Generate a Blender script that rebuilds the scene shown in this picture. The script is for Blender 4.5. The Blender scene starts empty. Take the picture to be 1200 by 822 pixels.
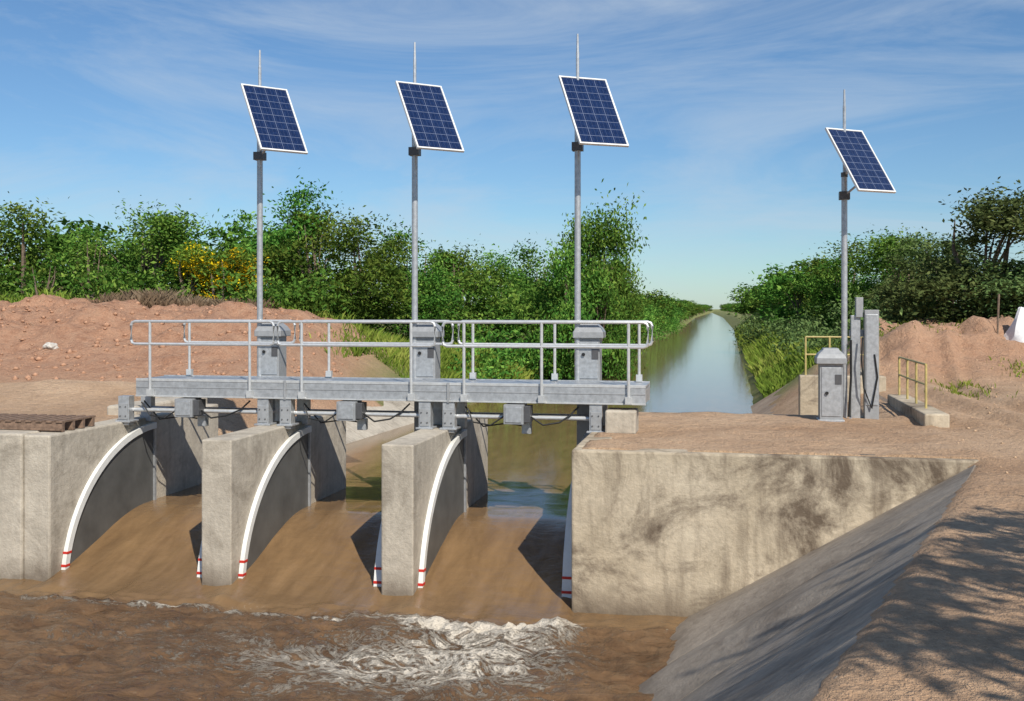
import bpy, math, random
import numpy as np
from mathutils import Vector, Matrix
random.seed(7); rng=np.random.default_rng(7)
sc=bpy.context.scene
EYE=4.0
TH=math.radians(-11.31); C,S=.9806,.1961
ORG=(0,17,EYE)
def w2l(x,y): return (C*x-S*(y-17), S*x+C*(y-17))
def l2w(u,v): return (C*u+S*v, 17-S*u+C*v)
def dl(x,y,z=0): return Vector((C*x-S*y, S*x+C*y, z))
def sm(x): x=np.clip(x,0,1); return x*x*(3-2*x)
# ---------- noise
_t=rng.random((256,256))
def vn(x,y):
    xi=np.floor(x).astype(int); yi=np.floor(y).astype(int); fx=x-xi; fy=y-yi
    fx=fx*fx*(3-2*fx); fy=fy*fy*(3-2*fy)
    a=_t[xi%256,yi%256];b=_t[(xi+1)%256,yi%256];c=_t[xi%256,(yi+1)%256];d=_t[(xi+1)%256,(yi+1)%256]
    return (a*(1-fx)+b*fx)*(1-fy)+(c*(1-fx)+d*fx)*fy
def fbm(x,y,o=4):
    r=0;a=.5
    for i in range(o):
        r=r+a*(vn(x+17*i,y+31*i)-.5)*2; x=x*2.03;y=y*2.03;a*=.5
    return r
# ---------- materials
def newmat(name):
    m=bpy.data.materials.new(name); m.use_nodes=True; nt=m.node_tree
    return m,nt,nt.nodes['Principled BSDF']
def N(nt,t,**k):
    n=nt.nodes.new(t)
    for a,b in k.items():
        if a in n.inputs.keys(): n.inputs[a].default_value=b
        else: setattr(n,a,b)
    return n
def ramp(nt,src,stops):
    r=nt.nodes.new('ShaderNodeValToRGB'); e=r.color_ramp.elements
    while len(e)<len(stops): e.new(.5)
    for i,(p,c) in enumerate(stops):
        e[i].position=p; e[i].color=(c[0],c[1],c[2],1) if hasattr(c,'__len__') else (c,c,c,1)
    nt.links.new(src,r.inputs[0]); return r.outputs[0]
def mix(nt,f,a,b,mode='MIX'):
    m=nt.nodes.new('ShaderNodeMix'); m.data_type='RGBA'; m.blend_type=mode
    for i,s in ((0,f),(6,a),(7,b)):
        if hasattr(s,'is_output'): nt.links.new(s,m.inputs[i])
        elif i==0: m.inputs[0].default_value=s
        else: m.inputs[i].default_value=(s[0],s[1],s[2],1)
    return m.outputs[2]
def noise(nt,scale,detail=6,rough=.6,vec=None,dist=0):
    n=N(nt,'ShaderNodeTexNoise'); n.inputs['Scale'].default_value=scale; n.inputs['Detail'].default_value=detail
    n.inputs['Roughness'].default_value=rough; n.inputs['Distortion'].default_value=dist
    if vec is not None: nt.links.new(vec,n.inputs['Vector'])
    return n.outputs['Fac']
def objco(nt,scale=(1,1,1),rot=(0,0,0)):
    t=N(nt,'ShaderNodeTexCoord'); m=N(nt,'ShaderNodeMapping'); m.inputs['Scale'].default_value=scale; m.inputs['Rotation'].default_value=rot
    nt.links.new(t.outputs['Object'],m.inputs['Vector']); return m.outputs[0]
def bump(nt,b,h,st=.4,dist=.02):
    n=N(nt,'ShaderNodeBump'); n.inputs['Strength'].default_value=st; n.inputs['Distance'].default_value=dist
    nt.links.new(h,n.inputs['Height']); nt.links.new(n.outputs[0],b.inputs['Normal'])
def math_(nt,op,a,b=None):
    m=nt.nodes.new('ShaderNodeMath'); m.operation=op
    for i,s in enumerate((a,b)):
        if s is None: continue
        if hasattr(s,'is_output'): nt.links.new(s,m.inputs[i])
        else: m.inputs[i].default_value=s
    return m.outputs[0]

def concrete(name,c1,c2,stain=.5,stc=(.10,.075,.05),wet=True,thr=.50,wetz=-3.5):
    m,nt,b=newmat(name); co=objco(nt)
    n1=noise(nt,.9,5,.65,co); n2=noise(nt,9,5,.7,co)
    col=mix(nt,ramp(nt,n1,[(.3,0),(.7,1)]),c1,c2)
    col=mix(nt,.35,col,ramp(nt,n2,[(.3,.33),(.7,.76)]),'OVERLAY')
    stx=noise(nt,.75,7,.72,objco(nt,(1,1,1.1)),.6)
    col=mix(nt,math_(nt,'MULTIPLY',ramp(nt,stx,[(thr,0),(thr+.15,1)]),stain),col,stc)
    st2=noise(nt,5,4,.6,objco(nt,(1,1,.12)))
    col=mix(nt,math_(nt,'MULTIPLY',ramp(nt,st2,[(.5,0),(.72,1)]),stain*.6),col,stc)
    if wet:
        t=N(nt,'ShaderNodeTexCoord'); sx=N(nt,'ShaderNodeSeparateXYZ'); nt.links.new(t.outputs['Object'],sx.inputs[0])
        z=math_(nt,'ADD',sx.outputs[2],math_(nt,'MULTIPLY',noise(nt,1.6,4,.6,co),.6))
        w=N(nt,'ShaderNodeMapRange'); nt.links.new(z,w.inputs[0]); w.inputs[1].default_value=wetz-.4; w.inputs[2].default_value=wetz+.05; w.inputs[3].default_value=.8; w.inputs[4].default_value=0
        col=mix(nt,w.outputs[0],col,(.12,.09,.062))
    nt.links.new(col,b.inputs['Base Color']); b.inputs['Roughness'].default_value=.9
    bump(nt,b,math_(nt,'ADD',noise(nt,22,4,.7,co),n2),.5,.02)
    return m
M_CON=concrete('concrete',(.51,.455,.37),(.385,.34,.275),.45)
M_WALL=concrete('concrete_weathered',(.53,.45,.335),(.39,.32,.225),.92,(.10,.07,.047),True,.48)
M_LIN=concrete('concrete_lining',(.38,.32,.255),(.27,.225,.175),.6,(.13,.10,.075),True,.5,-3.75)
def metal(name,c,met=.6,r=.42,var=.15,sc_=14):
    m,nt,b=newmat(name); n=noise(nt,sc_,4,.6,objco(nt))
    col=mix(nt,ramp(nt,n,[(.3,0),(.7,1)]),[x*(1-var) for x in c],[min(1,x*(1+var)) for x in c])
    nt.links.new(col,b.inputs['Base Color']); b.inputs['Metallic'].default_value=met; b.inputs['Roughness'].default_value=r
    bump(nt,b,n,.08,.01); return m
M_GALV=metal('galvanised_steel',(.46,.475,.49),.5,.4,.2)
M_ALU=metal('aluminium',(.60,.61,.61),.4,.36,.12)
M_PLATE=metal('gate_plate_steel',(.12,.12,.115),.2,.5,.22,2.0)
M_GREY=metal('grey_paint',(.31,.32,.33),.1,.45,.12)
M_DGREY=metal('dark_grey_metal',(.10,.10,.105),.3,.5)
M_WHITE=metal('white_seal',(.74,.74,.71),0,.45,.08,5)
M_RED=metal('red_marker',(.55,.03,.02),0,.5,.1)
M_BLACK=metal('black_rubber',(.015,.015,.015),0,.5,.1)
M_YEL=metal('yellow_paint',(.46,.37,.14),0,.5,.25)
M_RUST=metal('weathered_timber',(.20,.13,.09),0,.9,.4)
M_SACK=metal('white_cloth',(.72,.72,.72),0,.8,.1)
M_ROCK=metal('pale_rock',(.5,.47,.42),0,.9,.3)
M_BARK=metal('bark',(.17,.125,.09),0,.95,.4)
# panel
M_PANEL,nt,b=newmat('photovoltaic_cells')
uv=N(nt,'ShaderNodeTexCoord'); sx=N(nt,'ShaderNodeSeparateXYZ'); nt.links.new(uv.outputs['UV'],sx.inputs[0])
def gridl(s,n,w):
    f=math_(nt,'FRACT',math_(nt,'MULTIPLY',s,n)); a=math_(nt,'ABSOLUTE',math_(nt,'SUBTRACT',f,.5)); return math_(nt,'GREATER_THAN',a,.5-w)
gx=gridl(sx.outputs[0],4,.022); gy=gridl(sx.outputs[1],9,.028)
bus=gridl(math_(nt,'ADD',sx.outputs[0],.125/3),12,.03)
vo=N(nt,'ShaderNodeTexVoronoi'); vo.inputs['Scale'].default_value=38; nt.links.new(uv.outputs['UV'],vo.inputs['Vector'])
cell=mix(nt,vo.outputs['Color'],(.006,.014,.05),(.013,.03,.095))
cell=mix(nt,math_(nt,'MULTIPLY',bus,.15),cell,(.3,.34,.45))
cell=mix(nt,math_(nt,'MAXIMUM',gx,gy),cell,(.14,.17,.25))
nt.links.new(cell,b.inputs['Base Color']); b.inputs['Roughness'].default_value=.12
# leaves
def leafmat(name,a,bc,c,flower=None):
    m,nt,b=newmat(name); at=N(nt,'ShaderNodeAttribute',attribute_name='tint')
    col=ramp(nt,at.outputs['Fac'],[(0,a),(.5,bc),(.9,c)])
    if flower:
        at2=N(nt,'ShaderNodeAttribute',attribute_name='flower'); col=mix(nt,at2.outputs['Fac'],col,flower)
    oi=N(nt,'ShaderNodeObjectInfo'); hs=N(nt,'ShaderNodeHueSaturation')
    nt.links.new(math_(nt,'ADD',math_(nt,'MULTIPLY',oi.outputs['Random'],.05),.472),hs.inputs['Hue'])
    nt.links.new(math_(nt,'ADD',math_(nt,'MULTIPLY',oi.outputs['Random'],.6),.7),hs.inputs['Value']); nt.links.new(col,hs.inputs['Color'])
    tr=N(nt,'ShaderNodeBsdfTranslucent'); nt.links.new(hs.outputs[0],tr.inputs['Color'])
    df=N(nt,'ShaderNodeBsdfDiffuse'); nt.links.new(hs.outputs[0],df.inputs['Color'])
    ms=N(nt,'ShaderNodeMixShader'); ms.inputs[0].default_value=.25
    nt.nodes.remove(b)
    nt.links.new(df.outputs[0],ms.inputs[1]); nt.links.new(tr.outputs[0],ms.inputs[2]); nt.links.new(ms.outputs[0],nt.nodes['Material Output'].inputs[0]); return m
M_LEAF=leafmat('leaves',(.032,.085,.016),(.09,.19,.032),(.22,.33,.06))
M_LEAFO=leafmat('leaves_olive',(.050,.085,.028),(.11,.165,.055),(.20,.26,.09))
M_LEAFY=leafmat('leaves_flowering',(.06,.12,.02),(.12,.22,.035),(.2,.28,.04),(.85,.60,.02))
M_GRASS=leafmat('grass_blades',(.08,.135,.022),(.19,.26,.04),(.40,.42,.10))
M_DRY=leafmat('dry_brush',(.18,.13,.08),(.27,.2,.12),(.36,.29,.19))
# ---------- mesh builder
class MB:
    def __init__(s): s.v=[];s.f=[];s.m=[];s.mats=[]
    def mi(s,m):
        if m not in s.mats: s.mats.append(m)
        return s.mats.index(m)
    def add(s,vs,fs,m):
        o=len(s.v); s.v+=[tuple(x) for x in vs]; s.f+=[tuple(i+o for i in f) for f in fs]; s.m+=[s.mi(m)]*len(fs)
    def box(s,a,b,m):
        x0,y0,z0=a;x1,y1,z1=b
        s.add([(x0,y0,z0),(x1,y0,z0),(x1,y1,z0),(x0,y1,z0),(x0,y0,z1),(x1,y0,z1),(x1,y1,z1),(x0,y1,z1)],
          [(0,3,2,1),(4,5,6,7),(0,1,5,4),(1,2,6,5),(2,3,7,6),(3,0,4,7)],m)
    def tube(s,pts,r,m,n=10,closed=False):
        pts=[Vector(p) for p in pts]; rs=r if hasattr(r,'__len__') else [r]*len(pts)
        vs=[];fs=[];L=len(pts); ref=None
        for i,p in enumerate(pts):
            if closed: d=(pts[(i+1)%L]-pts[i-1])
            else: d=(pts[min(i+1,L-1)]-pts[max(i-1,0)])
            d.normalize()
            if ref is None: ref=Vector((0,0,1)) if abs(d.z)<.9 else Vector((1,0,0))
            x=d.cross(ref)
            if x.length<1e-3: x=d.orthogonal()
            x.normalize(); y=d.cross(x).normalized()
            for k in range(n):
                a=2*math.pi*k/n; vs.append(p+x*(math.cos(a)*rs[i])+y*(math.sin(a)*rs[i]))
        for i in range(L if closed else L-1):
            for k in range(n):
                j=(i+1)%L; fs.append((i*n+k,i*n+(k+1)%n,j*n+(k+1)%n,j*n+k))
        if not closed: fs.append(tuple(range(n))[::-1]); fs.append(tuple((L-1)*n+k for k in range(n)))
        s.add(vs,fs,m)
    def obj(s,name,parent=None,bevel=0,smooth=False,loc=None):
        me=bpy.data.meshes.new(name); me.from_pydata(s.v,[],s.f)
        for m in s.mats: me.materials.append(m)
        me.polygons.foreach_set('material_index',s.m); me.update()
        o=bpy.data.objects.new(name,me); sc.collection.objects.link(o)
        if parent: o.parent=parent
        else: place(o)
        if smooth:
            me.polygons.foreach_set('use_smooth',[True]*len(s.f))
            md=o.modifiers.new('e','EDGE_SPLIT'); md.split_angle=math.radians(35)
        if bevel:
            md=o.modifiers.new('b','BEVEL'); md.width=bevel; md.segments=2; md.limit_method='ANGLE'
        return o
def place(o): o.location=ORG; o.rotation_euler=(0,0,TH)
def empty(name):
    e=bpy.data.objects.new(name,None); e.empty_display_size=.3; sc.collection.objects.link(e); place(e); return e
# ---------- terrain function
ZS=-1.95; ZU=-3.45; ZD=-4.15
def toe(v): return np.interp(v,[-40,-12,-6,-2.1],[-6,.6,2.42,2.66])
def top(v): return np.interp(v,[-40,-11,-2.3],[-3.8,3.85,6.5])
def Lc(v): return np.interp(v,[3.3,8,16,30,60,150,400],[-6.4,-6.4,-6.0,-5.3,-4.4,-3.8,-8])
def Rc(v): return np.interp(v,[3.3,30,150,400,900],[4.15,4.4,4.8,2.6,-8])
def H(u,v):
    X=C*u+S*v; Y=17-S*u+C*v
    n=fbm(u*.35,v*.35,4)
    G=ZS+.0+.035*fbm(u*.8,v*.8,4)+.05*n*sm((np.hypot(u-3,v)-5)/6)
    G=G+(.028+.05*fbm(u*2.3+7,v*2.3,4))*((u>1.3)&(u<6.7)&(v>-2.1)&(v<3.4))
    ml=sm((Y-26)/8)*sm((-2.5-X)/6)*(1-.5*sm((Y-40)/6))
    rug=fbm(u*.45,v*.45,5); rd=1-2*np.abs(fbm(u*.9+9,v*.9,4))
    G=G+ml*(1.80+.65*rug+.28*rd+.22*fbm(u*2,v*2,4))
    mr=sm((Y-27)/5)*sm((X-.3*Y)/1.5)*(1-.4*sm((Y-42)/6))
    G=G+mr*(.95+.85*rug+.3*rd+.2*fbm(u*2,v*2,4))
    ml2=np.exp(-(((X+10)/4.5)**2+((Y-23.5)/1.8)**2)); G=G+ml2*(.25+.2*rug)
    xr=8.2+.10*(Y-20)+.012*(Y-20)**2
    rut=sum(np.exp(-((X-xr-o)/.2)**2) for o in (0,1.6,.5,2.2)); berm=sum(np.exp(-((X-xr-o)/.15)**2) for o in (-.35,.95,1.95))
    G=G+(-.10*rut+.07*berm)*sm((Y-12)/4)*(1-sm((Y-34)/5))+.03*rd*sm((X-6.5)/2)*(Y<30)
    up=np.minimum(G,np.maximum(-5.2,ZU+.72*np.maximum(u-Rc(v),Lc(v)-u)+.06*fbm(u,v,3)))
    mid=np.where((u>-7.0)&(u<1.36),-5.2,G)
    t=toe(v);tp=top(v)
    sl=-4.25+(u-t)/(tp-t)*(ZS+4.25)-.14*sm((tp-.10-u)/.2)
    dn=np.where(u<t-3,-5.2,np.minimum(G+.02,np.maximum(-5.2,sl)))
    dn=np.maximum(dn,np.minimum(G,-5.2+sm((-32-u)/6)*4))
    return np.where(v>3.3,up,np.where(v>-2.03,mid,dn))
def grid(us,vs,Z):
    nu,nv=len(us),len(vs); U,V=np.meshgrid(us,vs); z=Z(U,V)
    co=np.stack([U,V,z],-1).reshape(-1,3)
    i=np.arange((nu-1)*(nv-1)); r=i//(nu-1); c=i%(nu-1); a=r*nu+c
    f=np.stack([a,a+1,a+nu+1,a+nu],-1)
    return co,f
def mesh_np(name,co,f,mats,smooth=True):
    me=bpy.data.meshes.new(name); k=f.shape[1]
    me.vertices.add(len(co)); me.vertices.foreach_set('co',co.astype(np.float32).ravel())
    me.loops.add(f.size); me.loops.foreach_set('vertex_index',f.astype(np.int32).ravel())
    me.polygons.add(len(f)); me.polygons.foreach_set('loop_start',(np.arange(len(f))*k).astype(np.int32)); 
    me.update(calc_edges=True); me.validate()
    if smooth: me.polygons.foreach_set('use_smooth',np.ones(len(me.polygons),bool))
    for m in mats: me.materials.append(m)
    return me
def spaced(a,b,st,lo,hi):
    x=list(np.arange(a,b,st)); s=st; p=a
    l=[]
    while p>lo: s*=1.18; p-=s; l.append(p)
    r=[];s=st;p=b
    while p<hi: s*=1.18; r.append(p); p+=s
    return l[::-1]+x+r+[hi]
us=np.array(sorted(set([round(x,3) for x in spaced(-24,20,.14,-1800,1800)]+[-7.05,-6.98,1.33,1.39])))
vs=np.array(sorted(set([round(x,3) for x in spaced(-16,30,.14,-60,3500)]+[-2.05,-2.01,3.27,3.33])))
co,f=grid(us,vs,H)
M_GROUND,nt,b=newmat('sandy_soil'); co_=objco(nt)
n1=noise(nt,.35,5,.65,co_); n2=noise(nt,3.2,6,.7,co_); n3=noise(nt,18,4,.75,co_)
at=N(nt,'ShaderNodeAttribute',attribute_name='red'); ag=N(nt,'ShaderNodeAttribute',attribute_name='grass')
sand=mix(nt,ramp(nt,n1,[(.35,0),(.65,1)]),(.64,.44,.28),(.46,.285,.165))
redc=mix(nt,ramp(nt,n2,[(.35,0),(.65,1)]),(.54,.315,.20),(.37,.19,.112))
col=mix(nt,at.outputs['Fac'],sand,redc)
col=mix(nt,ramp(nt,n2,[(.25,.55),(.48,0)]),col,(.27,.165,.10))
gr=mix(nt,n2,(.10,.15,.03),(.21,.23,.06))
gf=math_(nt,'MULTIPLY',ag.outputs['Fac'],ramp(nt,n2,[(.3,.5),(.55,1)])); col=mix(nt,gf,col,gr)
col=mix(nt,.5,col,ramp(nt,n3,[(.3,.28),(.7,.72)]),'OVERLAY')
nt.links.new(col,b.inputs['Base Color']); b.inputs['Roughness'].default_value=.95
bump(nt,b,math_(nt,'ADD',n2,math_(nt,'MULTIPLY',n3,.5)),1.0,.14)
me=mesh_np('ground',co,f,[M_GROUND])
U,V=co[:,0],co[:,1]; X=C*U+S*V; Y=17-S*U+C*V
red=sm((-2-X)/6)*sm((Y-24)/5)+.7*sm((X-.3*Y)/2)*sm((Y-26)/4)
gra=np.clip(sm((Y-44)/6)+ (V>17)*(U>4)*sm((V-17)/5)*sm((.3*Y-X)/1)+(V>14)*sm((Y-28)/4)*sm((X+5.5)/2)*(U<0),0,1)
for nm,a in (('red',np.clip(red,0,1)),('grass',gra)):
    at=me.attributes.new(nm,'FLOAT','POINT'); at.data.foreach_set('value',a.astype(np.float32))
o=bpy.data.objects.new('ground',me); sc.collection.objects.link(o); place(o)
# ---------- water
def flow(v): return ZU+(ZD+.02-ZU)*sm((.7-v)/3.2)
def bell(u,c,w): return np.exp(-((u-c)/w)**2)
def ZW(u,v):
    base=np.where(v>-2.5,flow(v),ZD)
    inbay=(u>-6.8)&(u<1.3)
    base=np.where((v>-2.6)&(~inbay)&(v<-1.9),ZD,base)
    tong=bell(u,.11,1.05)+bell(u,-2.68,1.05)+bell(u,-5.56,1.1)
    edge=np.where((v>-2.9)&(v<.8),.05*fbm(u*3.2,v*.8,4)*sm((1.2-v)/2)-.05*tong*sm((.4-v)/1.5),0)
    d=sm((-2.3-v)/.5)
    near=np.exp(-((v+3.8)/2.0)**2)*sm((u+8)/2)
    rp=1-2*np.abs(fbm(u*1.4+2,v*2.6,4))
    w=.055*fbm(u*.9+4,v*1.3,5)*2+.075*(rp-.6)+.04*fbm(u*4,v*6,3)+.11*near*fbm(u*2.2+3,v*2.6,5)*(.6+.7*bell(u,.2,1.6))
    line=-2.85-.25*tong+.25*fbm(u*1.3,u*0+3,3)
    hump=(.03+.05*bell(u,.2,1.3))*np.exp(-((v-line)/.3)**2)*(.5+2.8*fbm(u*4.5,v*4,5))*sm((u+7)/1)*sm((1.6-u)/.4)
    return base+d*(w+hump)+edge+np.where(v>.8,.006*fbm(u*1.5,v*1.5,3),0)
us=np.array(spaced(-9,3.6,.05,-60,24)); vs=np.array(spaced(-9,3.3,.05,-25,3500))
co,f=grid(us,vs,ZW)
M_WATER,nt,b=newmat('muddy_water'); co_=objco(nt)
am=N(nt,'ShaderNodeAttribute',attribute_name='foam'); ar=N(nt,'ShaderNodeAttribute',attribute_name='rough')
stk=noise(nt,2.2,6,.65,objco(nt,(1.6,.35,1)),.5)
wcA=mix(nt,ramp(nt,stk,[(.3,0),(.7,1)]),(.165,.10,.048),(.265,.165,.08))  # flow streaks, with reflection darkness painted into their colour
wcB=mix(nt,ramp(nt,noise(nt,1.3,6,.68,objco(nt,(.6,1.5,1)),1.4),[(.35,0),(.65,1)]),(.10,.056,.029),(.19,.112,.057))
wc=mix(nt,ar.outputs['Fac'],wcA,wcB)
fn=noise(nt,1.5,8,.70,objco(nt,(.75,1.25,1)),2.8)
rid=math_(nt,'SUBTRACT',1.0,math_(nt,'MULTIPLY',math_(nt,'ABSOLUTE',math_(nt,'SUBTRACT',fn,.5)),10.0))
fr=math_(nt,'MAXIMUM',rid,0.0)
blob_=noise(nt,1.7,8,.75,co_,1.0)
fine=noise(nt,14,4,.7,co_,.4)
thr=math_(nt,'ADD',math_(nt,'ADD',math_(nt,'MULTIPLY',fr,.50),blob_),math_(nt,'MULTIPLY',math_(nt,'SUBTRACT',fine,.5),.7))
fm=math_(nt,'MULTIPLY',math_(nt,'SUBTRACT',math_(nt,'ADD',thr,am.outputs['Fac']),1.2),2.4)
fmc=N(nt,'ShaderNodeClamp'); nt.links.new(fm,fmc.inputs[0])
wc=mix(nt,math_(nt,'MULTIPLY',fmc.outputs[0],.9),wc,(.74,.67,.56)); nt.links.new(wc,b.inputs['Base Color'])
rr=math_(nt,'ADD',.08,math_(nt,'MULTIPLY',fmc.outputs[0],.5)); nt.links.new(rr,b.inputs['Roughness']); b.inputs['IOR'].default_value=1.33
bn=N(nt,'ShaderNodeBump'); bn.inputs['Distance'].default_value=.09
h=math_(nt,'ADD',math_(nt,'ADD',noise(nt,3.0,6,.68,objco(nt,(.8,1.6,1)),.8),math_(nt,'MULTIPLY',stk,.4)),math_(nt,'MULTIPLY',math_(nt,'MULTIPLY',fmc.outputs[0],fine),.8))
nt.links.new(h,bn.inputs['Height']); nt.links.new(math_(nt,'ADD',.022,math_(nt,'MULTIPLY',ar.outputs['Fac'],.95)),bn.inputs['Strength']); nt.links.new(bn.outputs[0],b.inputs['Normal'])
me=mesh_np('canal_water',co,f,[M_WATER])
U,V=co[:,0],co[:,1]
tong=bell(U,.11,1.05)+bell(U,-2.68,1.05)+bell(U,-5.56,1.1)
ln=-2.85-.25*tong
foam=.50*np.exp(-((V-ln+.12)/.30)**2)*sm((U+1.2)/.6)*sm((1.7-U)/.4)+.48*np.exp(-((V-ln)/.12)**2)*sm((U+7.3)/1)*sm((1.7-U)/.4)
foam+=.38*np.exp(-((V+3.9)/.9)**2)*bell(U,.5,1.3)+.40*np.exp(-((V+4.9)/1.1)**2)*bell(U,-.7,1.8)+.30*np.exp(-((V+4.5)/2.0)**2)*sm((U+7)/2)*sm((2.2-U)/1)
foam=np.where(V<-2.45,foam,.0)
ro=sm((-2.5-V)/.5)*1.0+.20*((V>-2.6)&(V<.5))
for nm,a in (('foam',foam),('rough',np.clip(ro,0,1))):
    at=me.attributes.new(nm,'FLOAT','POINT'); at.data.foreach_set('value',a.astype(np.float32))
o=bpy.data.objects.new('canal_water',me); sc.collection.objects.link(o); place(o)
# ---------- concrete works
def solid(name,boxes,mat,bev=.03):
    mb=MB()
    for a,b_ in boxes: mb.box(a,b_,mat)
    return mb.obj(name,bevel=bev)
for uc in (-1.28,-4.08):
    solid('concrete_pier',[((uc-.24,-2.0,-5.4),(uc+.24,2.9,ZS))],M_CON,.022)
solid('retaining_wall',[((-7.25,-2.06,-5.4),(-6.8,3.5,ZS+.01)),((-32,-2.10,-5.4),(-7.253,-1.55,ZS+.03))],M_CON)
solid('retaining_wall',[((1.26,-2.15,-5.4),(6.75,-1.75,ZS+.01)),((1.263,-1.747,-5.4),(1.68,3.5,ZS+.02)),((1.683,3.08,-5.4),(6.0,3.497,ZS+.01))],M_WALL)
solid('concrete_block',[((1.5,-.15,ZS),(1.98,.4,-1.58))],M_CON)
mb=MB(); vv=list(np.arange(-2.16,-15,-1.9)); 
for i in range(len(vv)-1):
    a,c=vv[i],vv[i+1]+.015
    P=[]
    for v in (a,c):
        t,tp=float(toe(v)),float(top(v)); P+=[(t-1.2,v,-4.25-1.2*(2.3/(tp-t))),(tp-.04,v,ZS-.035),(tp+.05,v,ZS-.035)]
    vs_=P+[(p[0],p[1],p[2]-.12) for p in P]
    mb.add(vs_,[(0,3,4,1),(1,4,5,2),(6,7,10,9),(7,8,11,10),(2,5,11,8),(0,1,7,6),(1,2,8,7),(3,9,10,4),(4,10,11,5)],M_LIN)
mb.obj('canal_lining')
def lining(name,vs_,fu,mat):
    mb=MB()
    for i in range(len(vs_)-1):
        a,c=vs_[i],vs_[i+1]-.03; P=[]
        for v in (a,c): P+=[(*fu(v)[0],) ,(*fu(v)[1],)]
        P=[(p[0],v,p[1]) for p,v in zip(P,(a,a,c,c))]
        Q=P+[(p[0],p[1],p[2]-.1) for p in P]
        mb.add(Q,[(0,2,3,1),(4,5,7,6),(0,1,5,4),(2,6,7,3),(1,3,7,5),(0,4,6,2)],mat)
    return mb.obj(name)
M_LIN2=concrete('bank_lining',(.42,.32,.23),(.28,.20,.14),.6,(.14,.10,.07),False)
lining('canal_lining',list(np.arange(3.55,22,2.3)),lambda v:((3.35,ZU-.55),(6.65,ZS+.06)),M_LIN2)
lining('canal_lining',list(np.arange(3.55,18,2.3)),lambda v:((float(Lc(v))+.8,ZU-.35),(float(Lc(v))-2.6,ZS+.12)),M_CON)
solid('concrete_curb',[((-16,4.0,ZS-.3),(-7.6,4.6,ZS+.22)),((-7.9,1.2,ZS-.2),(-7.3,3.9,ZS+.16))],M_CON,.05)
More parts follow.
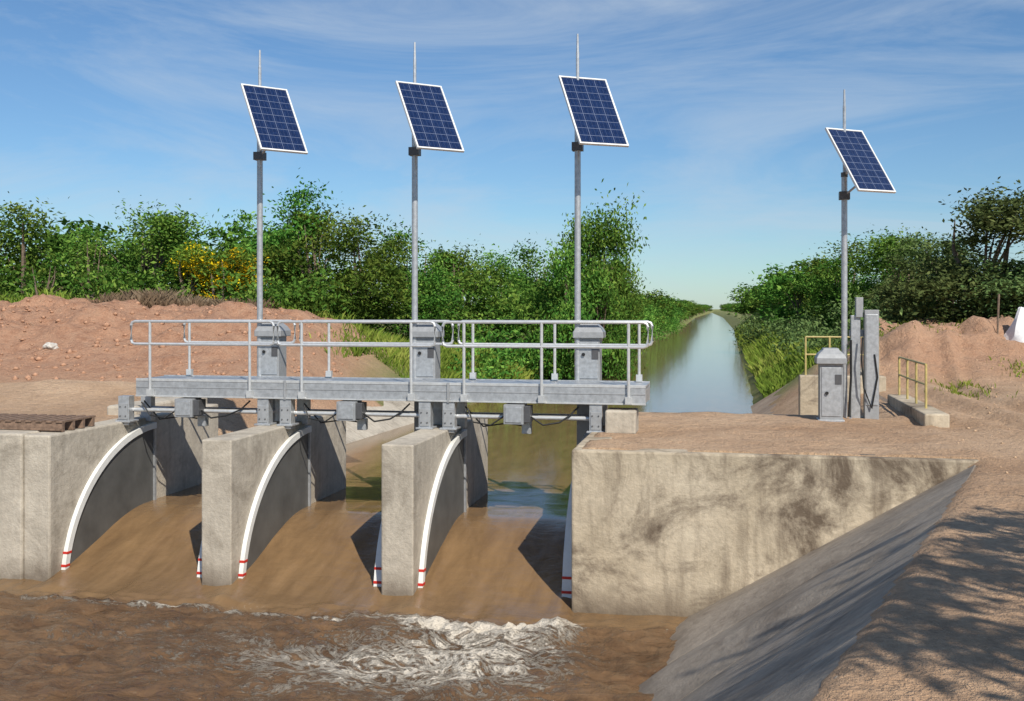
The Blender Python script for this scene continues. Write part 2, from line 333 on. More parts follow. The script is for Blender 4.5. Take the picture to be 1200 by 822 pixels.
# ---------- sluice gates
def arc(n=26,off=0.,a0=0,a1=90):
    out=[]
    for i in range(n+1):
        a=math.radians(a0+(a1-a0)*i/n); out.append((.95-(2.72-off)*math.cos(a), -4.35+(2.27-off)*math.sin(a)))
    return out
for (ul,ur) in ((-6.8,-4.32),(-3.84,-1.52),(-1.04,1.26)):
    g=empty('sluice_gate')
    for nm,uu,sg in (('side_plate_left',ul,1),('side_plate_right',ur,-1)):
        mb=MB(); A=arc(off=.08); n=len(A)
        u0,u1=uu+sg*.004,uu+sg*.03
        vs_=[(u0,p[0],p[1]) for p in A]+[(u0,.95,-4.35)]+[(u1,p[0],p[1]) for p in A]+[(u1,.95,-4.35)]
        fs=[tuple(range(n+1)),tuple(range(n+1,2*n+2))[::-1]]+[(i,i+n+1,(i+1)%(n+1)+n+1,(i+1)%(n+1)) for i in range(n+1)]
        mb.add(vs_,fs,M_PLATE)
        mb.box((min(u0,u1+sg*.03),.90,-4.3),(max(u0,u1+sg*.03),.96,-2.12),M_GALV)
        mb.obj(nm,g)
        mb=MB(); o1,o2=arc(off=-.03),arc(off=.075); w0,w1=uu+sg*.005,uu+sg*(.075 if sg>0 else .19)
        vs_=[];fs=[]
        for p,q in zip(o1,o2): vs_+=[(w0,p[0],p[1]),(w1,p[0],p[1]),(w1,q[0],q[1]),(w0,q[0],q[1])]
        for i in range(len(o1)-1):
            for k in range(4): fs.append((4*i+k,4*i+(k+1)%4,4*i+4+(k+1)%4,4*i+4+k))
        fs+=[(0,1,2,3)]
        mb.add(vs_,fs,M_WHITE)
        B=arc(n=90,off=.03)
        for q in (B[9],B[14]): mb.box((min(w0,w1)-.003,q[0]-.07,q[1]-.018),(max(w0,w1)+.006 if sg>0 else w0,q[0]+.045,q[1]+.018),M_RED)
        mb.obj(nm.replace('plate','seal'),g)
    mb=MB()
    L=[(v,float(flow(np.array(v)))-.22) for v in np.linspace(1.2,-1.9,16)]
    vs_=[];fs=[]
    for v,z in L: vs_+=[(ul+.09,v,z),(ur-.09,v,z)]
    for i in range(15): fs.append((2*i,2*i+1,2*i+3,2*i+2))
    mb.add(vs_,fs,M_GALV); mb.obj('gate_leaf',g)
    mb=MB()
    for u in (ul+.12-.22,ur-.02):
        mb.box((u,-.02,ZS-.05),(u+.2,.16,-1.50),M_GALV); mb.box((u+.02,-.035,ZS+.05),(u+.18,-.022,-1.62),M_GREY)
        mb.box((u-.04,-.06,ZS+.0),(u+.24,.24,ZS+.03),M_GALV); mb.box((u,.7,ZS-.05),(u+.2,.85,-1.50),M_GALV)
        for zz in (-1.68,-1.84): 
            for du in (.05,.15): mb.tube([(u+du,-.036,zz),(u+du,-.05,zz)],.014,M_DGREY,6)
    mb.tube([(ul+.1,.12,-1.74),(ur,.12,-1.74)],.036,M_ALU); mb.tube([(ul+.1,.75,-1.78),(ur,.75,-1.78)],.045,M_GALV)
    c=(ul+ur)/2+.05
    mb.box((c-.27,-.14,-1.83),(c+.05,.2,-1.52),M_GREY); mb.box((c+.05,-.1,-1.80),(c+.15,.16,-1.54),M_DGREY); mb.box((c-.24,-.155,-1.80),(c+.02,-.142,-1.55),M_GALV)
    mb.box((c-.05,.24,-2.02),(c+.1,.36,-1.83),M_GALV)
    mb.tube([(c+.15,0,-1.72),(c+.35,-.05,-1.84),(c+.6,0,-1.80),(ur-.35,.05,-1.70),(ur-.2,.1,-1.55)],.016,M_BLACK,6)
    mb.tube([(c-.27,0,-1.7),(c-.5,-.05,-1.86),(c-.8,0,-1.82),(ul+.3,.05,-1.6)],.014,M_BLACK,6)
    mb.tube([(ul+.2,.3,-1.6),(ul+.5,.3,-1.92),(ul+.9,.3,-1.86),(c,.32,-1.9)],.014,M_BLACK,6)
    mb.obj('gate_frame',g,.006)
# ---------- footbridge
fb=empty('footbridge')
mb=MB(); U0,U1=-6.56,2.12
for k in range(6): mb.box((U0,.02+.15*k,-1.24),(U1,.02+.15*k+.138,-1.205),M_GALV)
mb.box((U0,-.03,-1.235),(U1,.012,-1.19),M_ALU)
mb.box((U0,-.025,-1.47),(U1,.01,-1.24),M_GALV); mb.box((U0,-.045,-1.50),(U1,.03,-1.472),M_ALU)
mb.box((U0,-.032,-1.345),(U1,-.026,-1.325),M_GREY)
mb.box((U0,.90,-1.50),(U1,.94,-1.19),M_GALV)
for u in np.linspace(U0,U1-.04,9): mb.box((float(u),.012,-1.47),(float(u)+.04,.899,-1.26),M_GALV)
for u in (-3.84,-1.04): mb.box((u-.02,-.05,-1.51),(u+.02,-.033,-1.19),M_GREY)
mb.obj('deck',fb,.004)
def rail(v,segs,posts,zb):
    mb=MB(); r=.024
    for a,c in segs:
        zt,zm=-.215,-.60; k=.07
        pts=[(a+k,v,zt),(c-k,v,zt),(c-.02,v,zt-.02),(c,v,zt-k),(c,v,zm+k),(c-.02,v,zm+.02),(c-k,v,zm),(a+k,v,zm),(a+.02,v,zm+.02),(a,v,zm+k),(a,v,zt-k),(a+.02,v,zt-.02)]
        mb.tube(pts,r,M_ALU,8,True)
    for u in posts:
        mb.tube([(u,v,zb),(u,v,-.22)],r,M_ALU,8); mb.box((u-.05,v-.03,zb-.005),(u+.05,v+.045,zb+.11),M_ALU)
    mb.obj('guard_railing',fb,smooth=True)
rail(-.075,[(-6.62,-4.02),(-3.95,-1.25),(-1.12,2.16)],[-6.27,-4.45,-3.53,-1.65,-.77,.49,1.86],-1.48)
rail(.88,[(-6.15,-4.05),(-3.95,-1.2),(-1.1,2.16)],[-6.05,-3.42,-.85,.55,1.95],-1.19)
# ---------- masts
def mast(ub,vb,zb,alpha,dz=0,W=.43,Lh=.75,dx=.27,tau=55):
    e=empty('solar_panel_mast'); mb=MB()
    zt=zb+5.83; 
    mb.tube([(ub,vb,zb),(ub,vb,zb+4.3)],.052,M_GALV,14)
    mb.box((ub-.12,vb-.12,zb),(ub+.12,vb+.12,zb+.02),M_GALV)
    mb.tube([(ub,vb,zb+4.28),(ub,vb,zb+4.36)],.06,M_DGREY,12)
    mb.obj('pole',e,smooth=True)
    mb=MB(); mb.tube([(ub,vb,zb+4.3),(ub,vb,zt-.3)],.028,M_GALV,8); mb.tube([(ub,vb,zt-.3),(ub,vb,zt)],[.024,.016],M_GALV,8); mb.obj('antenna',e,smooth=True)
    al=math.radians(alpha);ta=math.radians(tau)
    a=dl(math.cos(al),math.sin(al)); b_=dl(math.sin(al)*math.cos(ta),-math.cos(al)*math.cos(ta),-math.sin(ta)); n=a.cross(b_)
    if n.z<0:n=-n
    c=Vector((ub,vb,zb+4.46+dz))+dl(dx,-.36,0)
    def P(s,t,h): return c+a*s+b_*t+n*h
    mb=MB()
    def slab(s0,s1,t0,t1,h0,h1,m):
        mb.add([P(s,t,h) for h in (h0,h1) for s,t in ((s0,t0),(s1,t0),(s1,t1),(s0,t1))],[(0,1,2,3),(7,6,5,4),(0,4,5,1),(1,5,6,2),(2,6,7,3),(3,7,4,0)],m)
    fw=.028
    slab(-W,W,-Lh,-Lh+fw,-.02,.02,M_WHITE);slab(-W,W,Lh-fw,Lh,-.02,.02,M_WHITE);slab(-W,-W+fw,-Lh+fw,Lh-fw,-.02,.02,M_WHITE);slab(W-fw,W,-Lh+fw,Lh-fw,-.02,.02,M_WHITE)
    slab(-W+fw,W-fw,-Lh+fw,Lh-fw,-.015,.006,M_WHITE)
    mb.obj('panel_frame',e)
    mb=MB(); q=[P(-W+fw,-Lh+fw,.009),P(W-fw,-Lh+fw,.009),P(W-fw,Lh-fw,.009),P(-W+fw,Lh-fw,.009)]
    mb.add(q,[(0,1,2,3)],M_PANEL); o=mb.obj('photovoltaic_module',e); uvl=o.data.uv_layers.new()
    for i,t in enumerate(((0,0),(1,0),(1,1),(0,1))): uvl.data[i].uv=t
    mb=MB(); top_=Vector((ub,vb,zb+4.3))
    for s in (-.22,.22): slab(s-.02,s+.02,-.5,.5,-.06,-.02,M_GALV)
    mb.tube([top_-Vector((0,0,.35)),P(0,.35,-.05)],.02,M_GALV,8); mb.tube([top_,P(0,-.1,-.05)],.028,M_GALV,8)
    mb.box((ub-.09,vb-.08,zb+3.88),(ub+.09,vb+.08,zb+4.02),M_DGREY)
    mb.obj('bracket',e)
    return e
def pedestal(u,v,z0,z1,w=.19):
    e=empty('control_pedestal'); mb=MB()
    mb.box((u-w,v-.17,z0),(u+w,v+.17,z1-.27),M_GREY); mb.box((u-w+.03,v-.182,z0+.1),(u+w-.03,v-.172,z1-.33),M_GALV)
    mb.box((u-w-.03,v-.2,z0),(u+w+.03,v+.2,z0+.04),M_GALV)
    mb.obj('cabinet',e,.012); mb=MB()
    W=w+.06
    lv=[(W,.23,z1-.27),(W,.23,z1-.17),(W*.85,.19,z1-.1),(W*.55,.14,z1-.03),(W*.5,.12,z1)]
    vs_=[];fs=[]
    for a,b_,z in lv: vs_+=[(u-a,v-b_,z),(u+a,v-b_,z),(u+a,v+b_,z),(u-a,v+b_,z)]
    for i in range(len(lv)-1):
        for k in range(4): fs.append((4*i+k,4*i+(k+1)%4,4*i+4+(k+1)%4,4*i+4+k))
    fs+=[(3,2,1,0),tuple(4*len(lv)-4+k for k in range(4))]
    mb.add(vs_,fs,M_GREY); mb.obj('cap',e,.012)
    mb=MB(); mb.box((u+w-.13,v-.19,z1-.62),(u+w-.02,v-.183,z1-.45),M_DGREY); mb.tube([(u-w*.4,v-.2,z0+.5),(u-w*.4,v-.215,z0+.5)],.03,M_BLACK); mb.obj('lock_and_label',e)
for ub,al,dz,dx in ((-4.75,36,.09,.33),(-1.9,30,.03,.28),(.92,20,.02,.23)):
    mast(ub,.98,-1.25,al,dz,.43,.76,dx)
    pedestal(ub+.18,1.12,-1.26,-.22)
    mb=MB(); mb.box((ub-.02,1.0,-2.5),(ub+.32,1.25,-1.27),M_GREY); mb.box((ub-.05,.965,-1.5),(ub+.38,.99,-1.2),M_GALV); mb.obj('mounting_column',bevel=.01)
mast(5.40,3.0,ZS,24,.07,.41,.72,.16)
pedestal(5.12,2.55,ZS,-.68)
g=empty('side_sluice_gate'); mb=MB()
mb.box((5.52,3.05,ZS-.6),(5.68,3.2,-.12),M_GALV); mb.box((5.74,2.95,ZS-.6),(5.98,3.15,-.02),M_GREY); mb.box((5.76,2.935,-1.7),(5.96,2.947,-.1),M_GALV)
mb.box((5.60,3.0,-.15),(5.72,3.2,.20),M_GREY); mb.box((5.5,3.16,-.5),(6.0,3.24,-.38),M_GALV)
mb.obj('frame',g,.01)
mb=MB(); mb.tube([(5.7,2.93,-.5),(5.68,2.90,-.9),(5.72,2.9,-1.4),(5.85,2.9,-1.75),(5.95,2.92,-1.2),(5.9,2.93,-.8)],.016,M_BLACK,6)
mb.tube([(5.5,2.9,-.55),(5.5,2.88,-1.2),(5.46,2.85,-1.9)],.022,M_BLACK,6); mb.obj('cables',g)
solid('side_channel_wall',[((6.55,1.9,ZS-1.2),(6.95,6.0,ZS+.22)),((5.0,8.6,ZS-1.2),(6.9,8.95,ZS+.42)),((6.6,9.0,ZS-1),(6.9,12.5,ZS+.4))],M_WALL,.03)
def yrail(mb,u0,v0,u1,v1,zb,h,npost):
    for k in range(npost+1):
        t=k/npost; u=u0+(u1-u0)*t; v=v0+(v1-v0)*t; mb.tube([(u,v,zb),(u,v,zb+h)],.022,M_YEL,8)
    for hh in (h,h*.55): mb.tube([(u0,v0,zb+hh),(u1,v1,zb+hh)],.02,M_YEL,8)
mb=MB(); yrail(mb,6.75,2.9,6.75,5.8,ZS+.2,.78,3); mb.obj('yellow_guard_rail')
mb=MB(); yrail(mb,5.15,8.8,6.75,8.8,ZS+.4,.9,3); mb.obj('yellow_guard_rail')
mb=MB()
pu,pv=w2l(-7.9,17.3)
for k in range(4): mb.box((pu-.95,pv-.4+.27*k,ZS+.02),(pu+.95,pv-.34+.27*k,ZS+.16),M_RUST)
for k in range(11): mb.box((pu-.95+.18*k,pv-.42,ZS+.162),(pu-.85+.18*k,pv+.5,ZS+.19),M_RUST)
mb.box((pu-.95,pv-.43,ZS+.04),(pu+.95,pv-.423,ZS+.07),M_RUST)
mb.obj('timber_pallet')
def blob(name,x,y,r,mat,sq=.6,seed=0):
    import bmesh
    bm=bmesh.new(); bmesh.ops.create_icosphere(bm,subdivisions=3,radius=1); rr=random.Random(seed)
    o0=Vector((rr.random()*9,rr.random()*9,rr.random()*9))
    from mathutils import noise as mn
    for v in bm.verts:
        k=1+.35*mn.noise(v.co*1.6+o0); v.co=Vector((v.co.x*r*k,v.co.y*r*k*.9,v.co.z*r*k*sq))
    me=bpy.data.meshes.new(name); bm.to_mesh(me); bm.free(); me.materials.append(mat)
    u,v=w2l(x,y); z=float(H(np.array(u),np.array(v)))
    o=bpy.data.objects.new(name,me); sc.collection.objects.link(o); o.location=(x,y,z+EYE+r*.2); return o
blob('rock',-12.9,29.8,.2,M_ROCK,.6,1)
def scatter_stones(name,n,fx,mat,smin,smax):
    base=np.array([(1,0,0),(0,1,0),(-1,0,0),(0,-1,0),(0,0,.7),(0,0,-.7)],float)
    tri=np.array([(0,1,4),(1,2,4),(2,3,4),(3,0,4),(1,0,5),(2,1,5),(3,2,5),(0,3,5)])
    x,y=fx(n); u,v=C*x-S*(y-17),S*x+C*(y-17); z=H(u,v)
    s=smin+(smax-smin)*rng.random(n)**7
    a=rng.random(n)*6.28
    b0=base[None]*(.6+.7*rng.random((n,6,3)))
    X=(b0[...,0]*np.cos(a)[:,None]-b0[...,1]*np.sin(a)[:,None])*s[:,None]+x[:,None]
    Yy=(b0[...,0]*np.sin(a)[:,None]+b0[...,1]*np.cos(a)[:,None])*s[:,None]+y[:,None]
    Z=b0[...,2]*s[:,None]+z[:,None]+s[:,None]*.1
    co=np.stack([X,Yy,Z],-1).reshape(-1,3); f=(tri[None]+6*np.arange(n)[:,None,None]).reshape(-1,3)
    me=mesh_np(name,co,f,[mat],False); o=bpy.data.objects.new(name,me); sc.collection.objects.link(o); o.location=(0,0,EYE)
M_CLOD=metal('soil_clods_red',(.42,.235,.145),0,.95,.3); M_CLOD2=metal('soil_clods_sand',(.50,.34,.21),0,.95,.2)
scatter_stones('soil_clods',5000,lambda n:(-22+rng.random(n)*17,27+rng.random(n)*11),M_CLOD,.012,.12)
scatter_stones('soil_clods',2500,lambda n:((lambda y:(.26*y+2.4+rng.random(n)*9,y))(9+rng.random(n)*27)),M_CLOD2,.006,.045)
mb=MB(); sxx,syy=14.9,31.0
su,sv=w2l(sxx,syy); z0=float(H(np.array(su),np.array(sv)))
vs_=[];fs=[];n=14
for j in range(9):
    for i in range(n):
        a=2*math.pi*i/n; r=(.62-.055*j)*(1+.18*math.sin(3*a+j*.4)+.08*math.sin(7*a)); vs_.append((su+r*math.cos(a),sv+.6*r*math.sin(a),z0-.1+j*.13+.04*math.sin(5*a)))
for j in range(8):
    for i in range(n): fs.append((j*n+i,j*n+(i+1)%n,(j+1)*n+(i+1)%n,(j+1)*n+i))
fs.append(tuple(8*n+i for i in range(n))); mb.add(vs_,fs,M_SACK); mb.obj('white_sack',smooth=True)
mb=MB(); mb.tube([(su-.75,sv,z0-.1),(su-.7,sv,z0+1.35)],.03,M_BARK,6); mb.tube([(su-.5,sv,z0),(su+.6,sv+.1,z0+1.25)],.02,M_BARK,6); mb.obj('wooden_stake')
# ---------- vegetation
def leaves(P,size,tint,flower=None,up=.4):
    n=len(P); d=rng.normal(size=(n,3)); d[:,2]=np.abs(d[:,2])*.6+up; d/=np.linalg.norm(d,axis=1)[:,None]
    r=rng.normal(size=(n,3)); a=np.cross(d,r); a/=np.linalg.norm(a,axis=1)[:,None]; b_=np.cross(d,a)
    s=size*(.6+.8*rng.random(n))[:,None]
    co=np.stack([P-a*s, P-b_*s*.45+d*s*.12, P+a*s, P+b_*s*.45+d*s*.12],1).reshape(-1,3)
    f=np.arange(4*n).reshape(n,4); return co,f
def foliage_mesh(name,P,size,tint,mat,flower=None,trunk=None,up=.4):
    co,f=leaves(P,size,tint,up=up); nl=len(f)
    me=bpy.data.meshes.new(name)
    vv=co; faces=f
    tv=np.zeros((0,3)); tf=np.zeros((0,4),int)
    if trunk: 
        tv=np.array(trunk.v); tf=np.array([q for q in trunk.f if len(q)==4])
    allv=np.concatenate([vv,tv]) if len(tv) else vv
    allf=np.concatenate([faces,tf+len(vv)]) if len(tf) else faces
    me.vertices.add(len(allv)); me.vertices.foreach_set('co',allv.astype(np.float32).ravel())
    me.loops.add(allf.size); me.loops.foreach_set('vertex_index',allf.astype(np.int32).ravel())
    me.polygons.add(len(allf)); me.polygons.foreach_set('loop_start',(np.arange(len(allf))*4).astype(np.int32)); me.update(calc_edges=True)
    me.materials.append(mat); me.materials.append(M_BARK)
    mi=np.zeros(len(allf),np.int32); mi[nl:]=1; me.polygons.foreach_set('material_index',mi)
    t=np.zeros(len(allf),np.float32); t[:nl]=tint
    me.attributes.new('tint','FLOAT','FACE').data.foreach_set('value',t)
    if flower is not None:
        t=np.zeros(len(allf),np.float32); t[:nl]=flower; me.attributes.new('flower','FLOAT','FACE').data.foreach_set('value',t)
    return me
def treemesh(name,mat,Hh=6,W=5,lobes=12,clumps=135,per=85,low=.12,lsize=.09,flow_=0,spread=.34):
    tr=MB(); tr.mi(M_BARK)
    cs=[]
    for i in range(lobes):
        z=low+(1-low)*random.random()**.8
        rad=W/2*math.sin(math.pi*min(1,max(.08,(z-low*.3)/(1.12-low*.3))))**.6
        a=random.random()*6.283; r=rad*math.sqrt(random.random())*.85
        cs.append((r*math.cos(a),r*math.sin(a),z*Hh*.86,W*(.13+.10*random.random())))
    nst=random.choice((1,2,3))
    for k in range(nst):
        a=random.random()*6.28; w=Hh*.10
        tr.tube([(w*.4*math.cos(a),w*.4*math.sin(a),-.6),(w*math.cos(a)*.7,w*math.sin(a)*.7,Hh*.3),(w*math.cos(a)*1.2+random.uniform(-.2,.2),w*math.sin(a)*1.2,Hh*.62),(w*math.cos(a)*1.2,w*math.sin(a)*1.5,Hh*.82)],[.14,.10,.05,.012],M_BARK,7)
    for c in cs:
        z=max(.3,c[2]*.45); tr.tube([(0,0,z),(c[0]*.5,c[1]*.5,(z+c[2])*.5+.2),(c[0],c[1],c[2])],[.055,.035,.012],M_BARK,5)
    P=[];T=[];F=[]
    for k in range(clumps):
        c=cs[k%lobes]; d=rng.normal(size=3); d/=np.linalg.norm(d); 
        cc=np.array(c[:3])+d*c[3]*(.55+.6*rng.random())*np.array([1,1,.8])
        if cc[2]<.2: cc[2]=.2+rng.random()*.4
        s=spread*(.5+rng.random()); p=cc+rng.normal(size=(per,3))*s*np.array([1,1,.65])
        P.append(p); tb=rng.random(); T.append(np.clip(tb*.6+.4*rng.random(per)+.15*(cc[2]/Hh-.5),0,.99))
        F.append(((rng.random(per)<.75)*(rng.random()<flow_)).astype(float))
    P=np.concatenate(P);T=np.concatenate(T);F=np.concatenate(F)
    return foliage_mesh(name,P,lsize,T,mat,F,tr)
tm=[treemesh('tree_a',M_LEAF),treemesh('tree_b',M_LEAF,lobes=16,clumps=155),treemesh('tree_c',M_LEAF,lobes=10,clumps=125,low=.16),treemesh('tree_d',M_LEAFO,lobes=18,clumps=180,low=.08,lsize=.08,per=100,spread=.3),
    treemesh('tree_y',M_LEAFY,lobes=12,flow_=.5),treemesh('tree_tall',M_LEAF,W=4,lobes=13,clumps=120,per=70,low=.35,lsize=.075,spread=.27),treemesh('bare',M_DRY,lobes=16,clumps=40,per=14,low=.1,lsize=.06),
    treemesh('tree_far',M_LEAF,clumps=70,per=45,lsize=.17,spread=.42),treemesh('tree_far2',M_LEAF,clumps=70,per=45,lsize=.17,spread=.42,lobes=8)]
SHADE=len(tm); tm.append(treemesh('shade_tree',M_LEAFO,Hh=6,W=4,lobes=13,clumps=40,per=60,low=.42,lsize=.1,spread=.19))
def tree(x,y,ztop,w,k,name='tree',zbase=None):
    u,v=w2l(x,y); zg=float(H(np.array(u),np.array(v))) if zbase is None else zbase
    h=ztop-zg; o=bpy.data.objects.new(name,tm[k]); sc.collection.objects.link(o)
    o.location=(x,y,zg+EYE-.05); o.scale=(w/5,w/5,h/6); o.rotation_euler=(0,0,random.random()*6.28)
    if k==5: o.scale=(w/4,w/4,h/6)
for a in [(-24.5,46,4.2,6,0),(-20.5,45,4.6,5.4,2),(-17.8,45,3.6,4.2,0),(-15.6,45,4.4,5.4,1),(-12.9,43,2.7,3.4,4),(-11.6,42.5,2.5,3.2,4),(-10.6,47,5.5,5.4,0),(-8.4,46,4.6,4.8,1),(-6.2,44,4.1,5.0,2),(-4.4,47,3.5,4.4,0),
  (-2.6,53,3.3,5,1),(-.4,56,3.2,5,2),(1.9,60,3.6,5,0),(4.3,52,5.5,4.4,5),(3.9,53,4.6,4.0,2),(2.6,50,3.4,4.4,2),(4.9,57,3.1,4,1),(-22,52,4.7,6,7),(-17.5,52,4.5,6,8),(-13,53,4.5,6,7),(-3,64,3.6,6,8),
  (5.0,64,2.7,4.5,0),(6.6,74,2.5,5,1),(8.2,84,2.3,5,2)]: tree(*a)
for a in [(18.6,42,4.7,7.2,3),(20.6,39,4.1,6.5,3),(19.9,49,3.5,5,3),(17.2,46,1.3,3.8,3),(21.6,60,4.4,6.5,1),(18.8,62,3.0,4.8,0),(23.4,75,4.9,7,2),(21.0,78,3.6,5.5,7),(25.5,90,4.5,7,7),(28.8,110,4.0,7,8),(35.6,150,4.2,9,8),(24,66,3.9,7,0),(30,120,3.4,7,7)]: tree(*a)
for v in list(range(50,300,13))+list(range(300,900,34)):
    for sd_,zt in ((0,1.9),(1,2.2)):
        u=float(Lc(v))-1.7 if sd_==0 else float(Rc(v))+8.3
        if sd_ and v<80: continue
        x,y=l2w(u+random.uniform(-1,1),v+random.uniform(-3,3)); tree(x,y,zt*(.75+.5*random.random())+v*.0016,5.5,random.choice((7,8)))
tree(-18.9,43,2.2,2.6,6,'dry_shrub'); tree(-17.2,43.5,3.6,2.5,6,'dry_shrub'); tree(-20,41,1.2,3,6,'dry_shrub'); tree(-13.0,40.0,.7,3,6,'dry_shrub'); tree(-11.2,40.0,.6,2.6,6,'dry_shrub'); tree(-15.9,41.0,.8,3,6,'dry_shrub')
def thicket(name,pts,mat,per,lsize,flower=0):
    P=[];T=[];F=[]
    for (x,y,r,zt) in pts:
        u,v=w2l(x,y); zg=float(H(np.array(u),np.array(v)))
        for q in range(5):
            h=zg+(zt-zg)*(.1+.85*rng.random()); cx=x+rng.normal()*r*.45; cy=y+rng.normal()*r*.35
            p=np.array([cx,cy,h])+rng.normal(size=(per,3))*np.array([.4,.4,.32])
            P.append(p);tb=rng.random();T.append(np.clip(tb*.6+.4*rng.random(per),0,.99)); F.append(((rng.random(per)<.6)*(rng.random()<flower)).astype(float))
    P=np.concatenate(P); me=foliage_mesh(name,P,lsize,np.concatenate(T),mat,np.concatenate(F))
    o=bpy.data.objects.new(name,me); sc.collection.objects.link(o); o.location=(0,0,EYE)
pts=[(x,41.5+random.uniform(-1,3)+max(0,(x+8)*.9),1.5,random.uniform(.3,1.8)) for x in np.arange(-27,3,.55)]
pts+=[(x,44+random.uniform(0,3)+max(0,(x+8)*.9),1.5,random.uniform(1,2.7)) for x in np.arange(-27,3,.6)]
thicket('shrub_thicket',pts,M_LEAF,60,.105)
pts=[]
for v in np.arange(24,150,1.3):
    x,y=l2w(float(Lc(v))-.1+random.uniform(-1.1,.5),v); pts.append((x,y,1.2,random.uniform(-2.4,-1.0)+min(2.2,(v-24)*.045)))
thicket('canal_bank_shrubs',pts,M_LEAF,60,.11)
pts=[]
for v in np.arange(40,200,2.2):
    x,y=l2w(11+random.uniform(-1,1.5),v); pts.append((x,y,1.8,random.uniform(-.4,1.4)))
for v in np.arange(24,120,2.6):
    x,y=l2w(7.4+random.uniform(-2,2.5),v); pts.append((x,y,1.0,random.uniform(-1.5,-.7)))
pts+=[(x,45+random.uniform(-1,2),1.4,random.uniform(-.7,1.0)) for x in np.arange(15.5,24,.5)]
thicket('shrub_thicket',pts,M_LEAFO,60,.105)
# grass
def grass(name,n,fu,hgt,wd,mat,flower=0):
    u,v=fu(n); z=H(u,v); X=C*u+S*v; Y=17-S*u+C*v
    a=rng.random(n)*6.28; h=hgt*(.3+.9*rng.random(n))*(.35+1.1*vn(u*.7,v*.7)); w=wd*(.6+.8*rng.random(n))
    lean=rng.normal(size=(n,2))*.42*h[:,None]
    b0=np.stack([X-np.cos(a)*w,Y-np.sin(a)*w,z-.05],-1); b1=np.stack([X+np.cos(a)*w,Y+np.sin(a)*w,z-.05],-1)
    m1=np.stack([X+np.cos(a)*w*.8+lean[:,0]*.4,Y+np.sin(a)*w*.8+lean[:,1]*.4,z+h*.6],-1)
    t=np.stack([X+lean[:,0],Y+lean[:,1],z+h],-1)
    co=np.stack([b0,b1,m1,t],1).reshape(-1,3); f=np.arange(4*n).reshape(n,4)
    me=mesh_np(name,co,f,[mat],False)
    tt=np.clip(.65*vn(u*.5+5,v*.5)+.4*rng.random(n),0,.99).astype(np.float32)
    if len(me.polygons)==n: me.attributes.new('tint','FLOAT','FACE').data.foreach_set('value',tt)
    o=bpy.data.objects.new(name,me); sc.collection.objects.link(o); o.location=(0,0,EYE)
def fr_(n):
    v=17+ (rng.random(n)**1.5)*130; u=4.7+8*rng.random(n); k=(v<22)&(u<6.8); u=np.where(k,u+2.4,u); X=C*u+S*v;Y=17-S*u+C*v; k=X<.295*Y+rng.normal(size=n)*.3; return u[k],v[k]
def G2(name,n,fu,*a):
    u,v=fu(n); grass(name,len(u),lambda q:(u,v),*a)
G2('bank_grass',100000,fr_,.42,.015,M_GRASS)
def fl(n):
    v=15+rng.random(n)*26; u=Lc(v)-.1-rng.random(n)**1.2*6; u=np.where(v<18,u-2.5,u); X=C*u+S*v; k=X>-5.0+rng.normal(size=n)*.6; return u[k],v[k]
G2('bank_grass',45000,fl,.36,.015,M_GRASS)
def fm_(n):
    x=-28+rng.random(n)*34; y=40.5+rng.random(n)*6+np.maximum(0,(x+8)*.5); u,v=C*x-S*(y-17),S*x+C*(y-17); k=u<Lc(v)-.3; return u[k],v[k]
G2('bank_grass',18000,fm_,.35,.025,M_GRASS)
G2('dry_grass',7000,lambda n:((lambda x,y:(C*x-S*(y-17),S*x+C*(y-17)))(-15+rng.random(n)*6,38+rng.random(n)*3)),.4,.02,M_DRY)
def fw(n):
    c=rng.integers(0,14,n); cx=rng.uniform(10,17,14)[c]; cy=rng.uniform(24,33,14)[c]; x=cx+rng.normal(size=n)*.3; y=cy+rng.normal(size=n)*.4; return C*x-S*(y-17),S*x+C*(y-17)
G2('weeds',1800,fw,.15,.015,M_GRASS)
SE=math.radians(42); az=(.38,-.925)
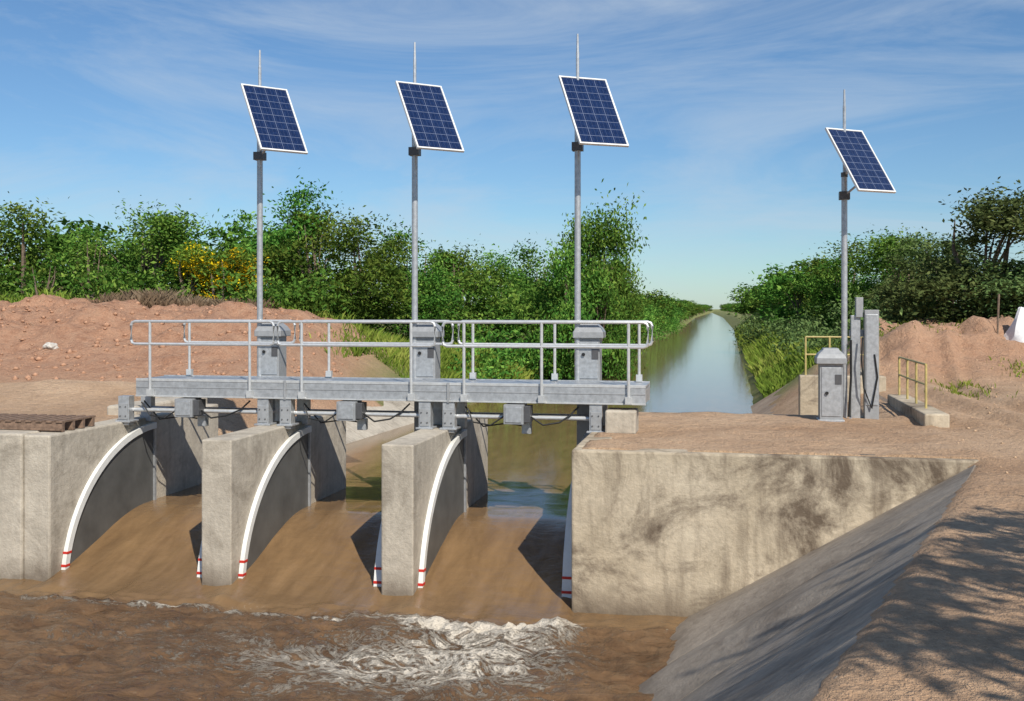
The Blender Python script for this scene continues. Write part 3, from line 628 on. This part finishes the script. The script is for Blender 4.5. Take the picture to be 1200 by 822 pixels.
for x,y,zt,w in ((6.6,4.0,4.6,3.0),(7.6,5.2,4.0,2.6),(8.6,7.0,2.8,2.4),(5.8,2.0,5.6,3.2),(8.0,2.4,6.0,3.2),(5.2,.0,6.6,3.4),(9.4,4.8,4.6,2.8),(10.8,8.0,2.6,2.8)):
    tree(x,y,zt,w,SHADE,zbase=-2.05)
# ---------- world
sd=Vector((az[0]*math.cos(SE),az[1]*math.cos(SE),math.sin(SE)))
w=bpy.data.worlds.new('World'); sc.world=w; w.use_nodes=True; nt=w.node_tree; bg=nt.nodes['Background']
sk=N(nt,'ShaderNodeTexSky'); sk.sky_type='NISHITA'; sk.sun_disc=False; sk.sun_elevation=SE; sk.sun_rotation=math.atan2(az[0],az[1]); sk.air_density=1.0; sk.dust_density=.2; sk.ozone_density=3
tc=N(nt,'ShaderNodeTexCoord'); mp=N(nt,'ShaderNodeMapping'); mp.inputs['Scale'].default_value=(1.3,1.3,6.5); mp.inputs['Rotation'].default_value=(.1,-.2,.4); mp.inputs['Location'].default_value=(.3,.2,.5); nt.links.new(tc.outputs['Generated'],mp.inputs[0])
cn=noise(nt,1.5,9,.64,mp.outputs[0],1.2); cf=ramp(nt,cn,[(.43,0),(.72,.55)])
skt=mix(nt,1.0,sk.outputs[0],(.72,.92,1.08),'MULTIPLY')
colr=mix(nt,cf,skt,(5.9,6.8,7.8)); nt.links.new(colr,bg.inputs[0]); bg.inputs[1].default_value=.095
L=bpy.data.lights.new('sun','SUN'); L.energy=5.0; L.angle=math.radians(.5); L.color=(1,.94,.84)
lo=bpy.data.objects.new('sun',L); sc.collection.objects.link(lo); lo.rotation_euler=sd.to_track_quat('Z','Y').to_euler(); lo.location=(10,-10,20)
sc.view_settings.view_transform='Standard'; sc.view_settings.look='None'; sc.view_settings.exposure=0
cam=bpy.data.cameras.new('camera'); cam.lens=37.5; cam.sensor_width=36; cam.shift_y=-49/1200; cam.clip_end=6000; cam.clip_start=.1
co_=bpy.data.objects.new('camera',cam); sc.collection.objects.link(co_); co_.location=(0,0,EYE); co_.rotation_euler=(math.pi/2,0,0); sc.camera=co_
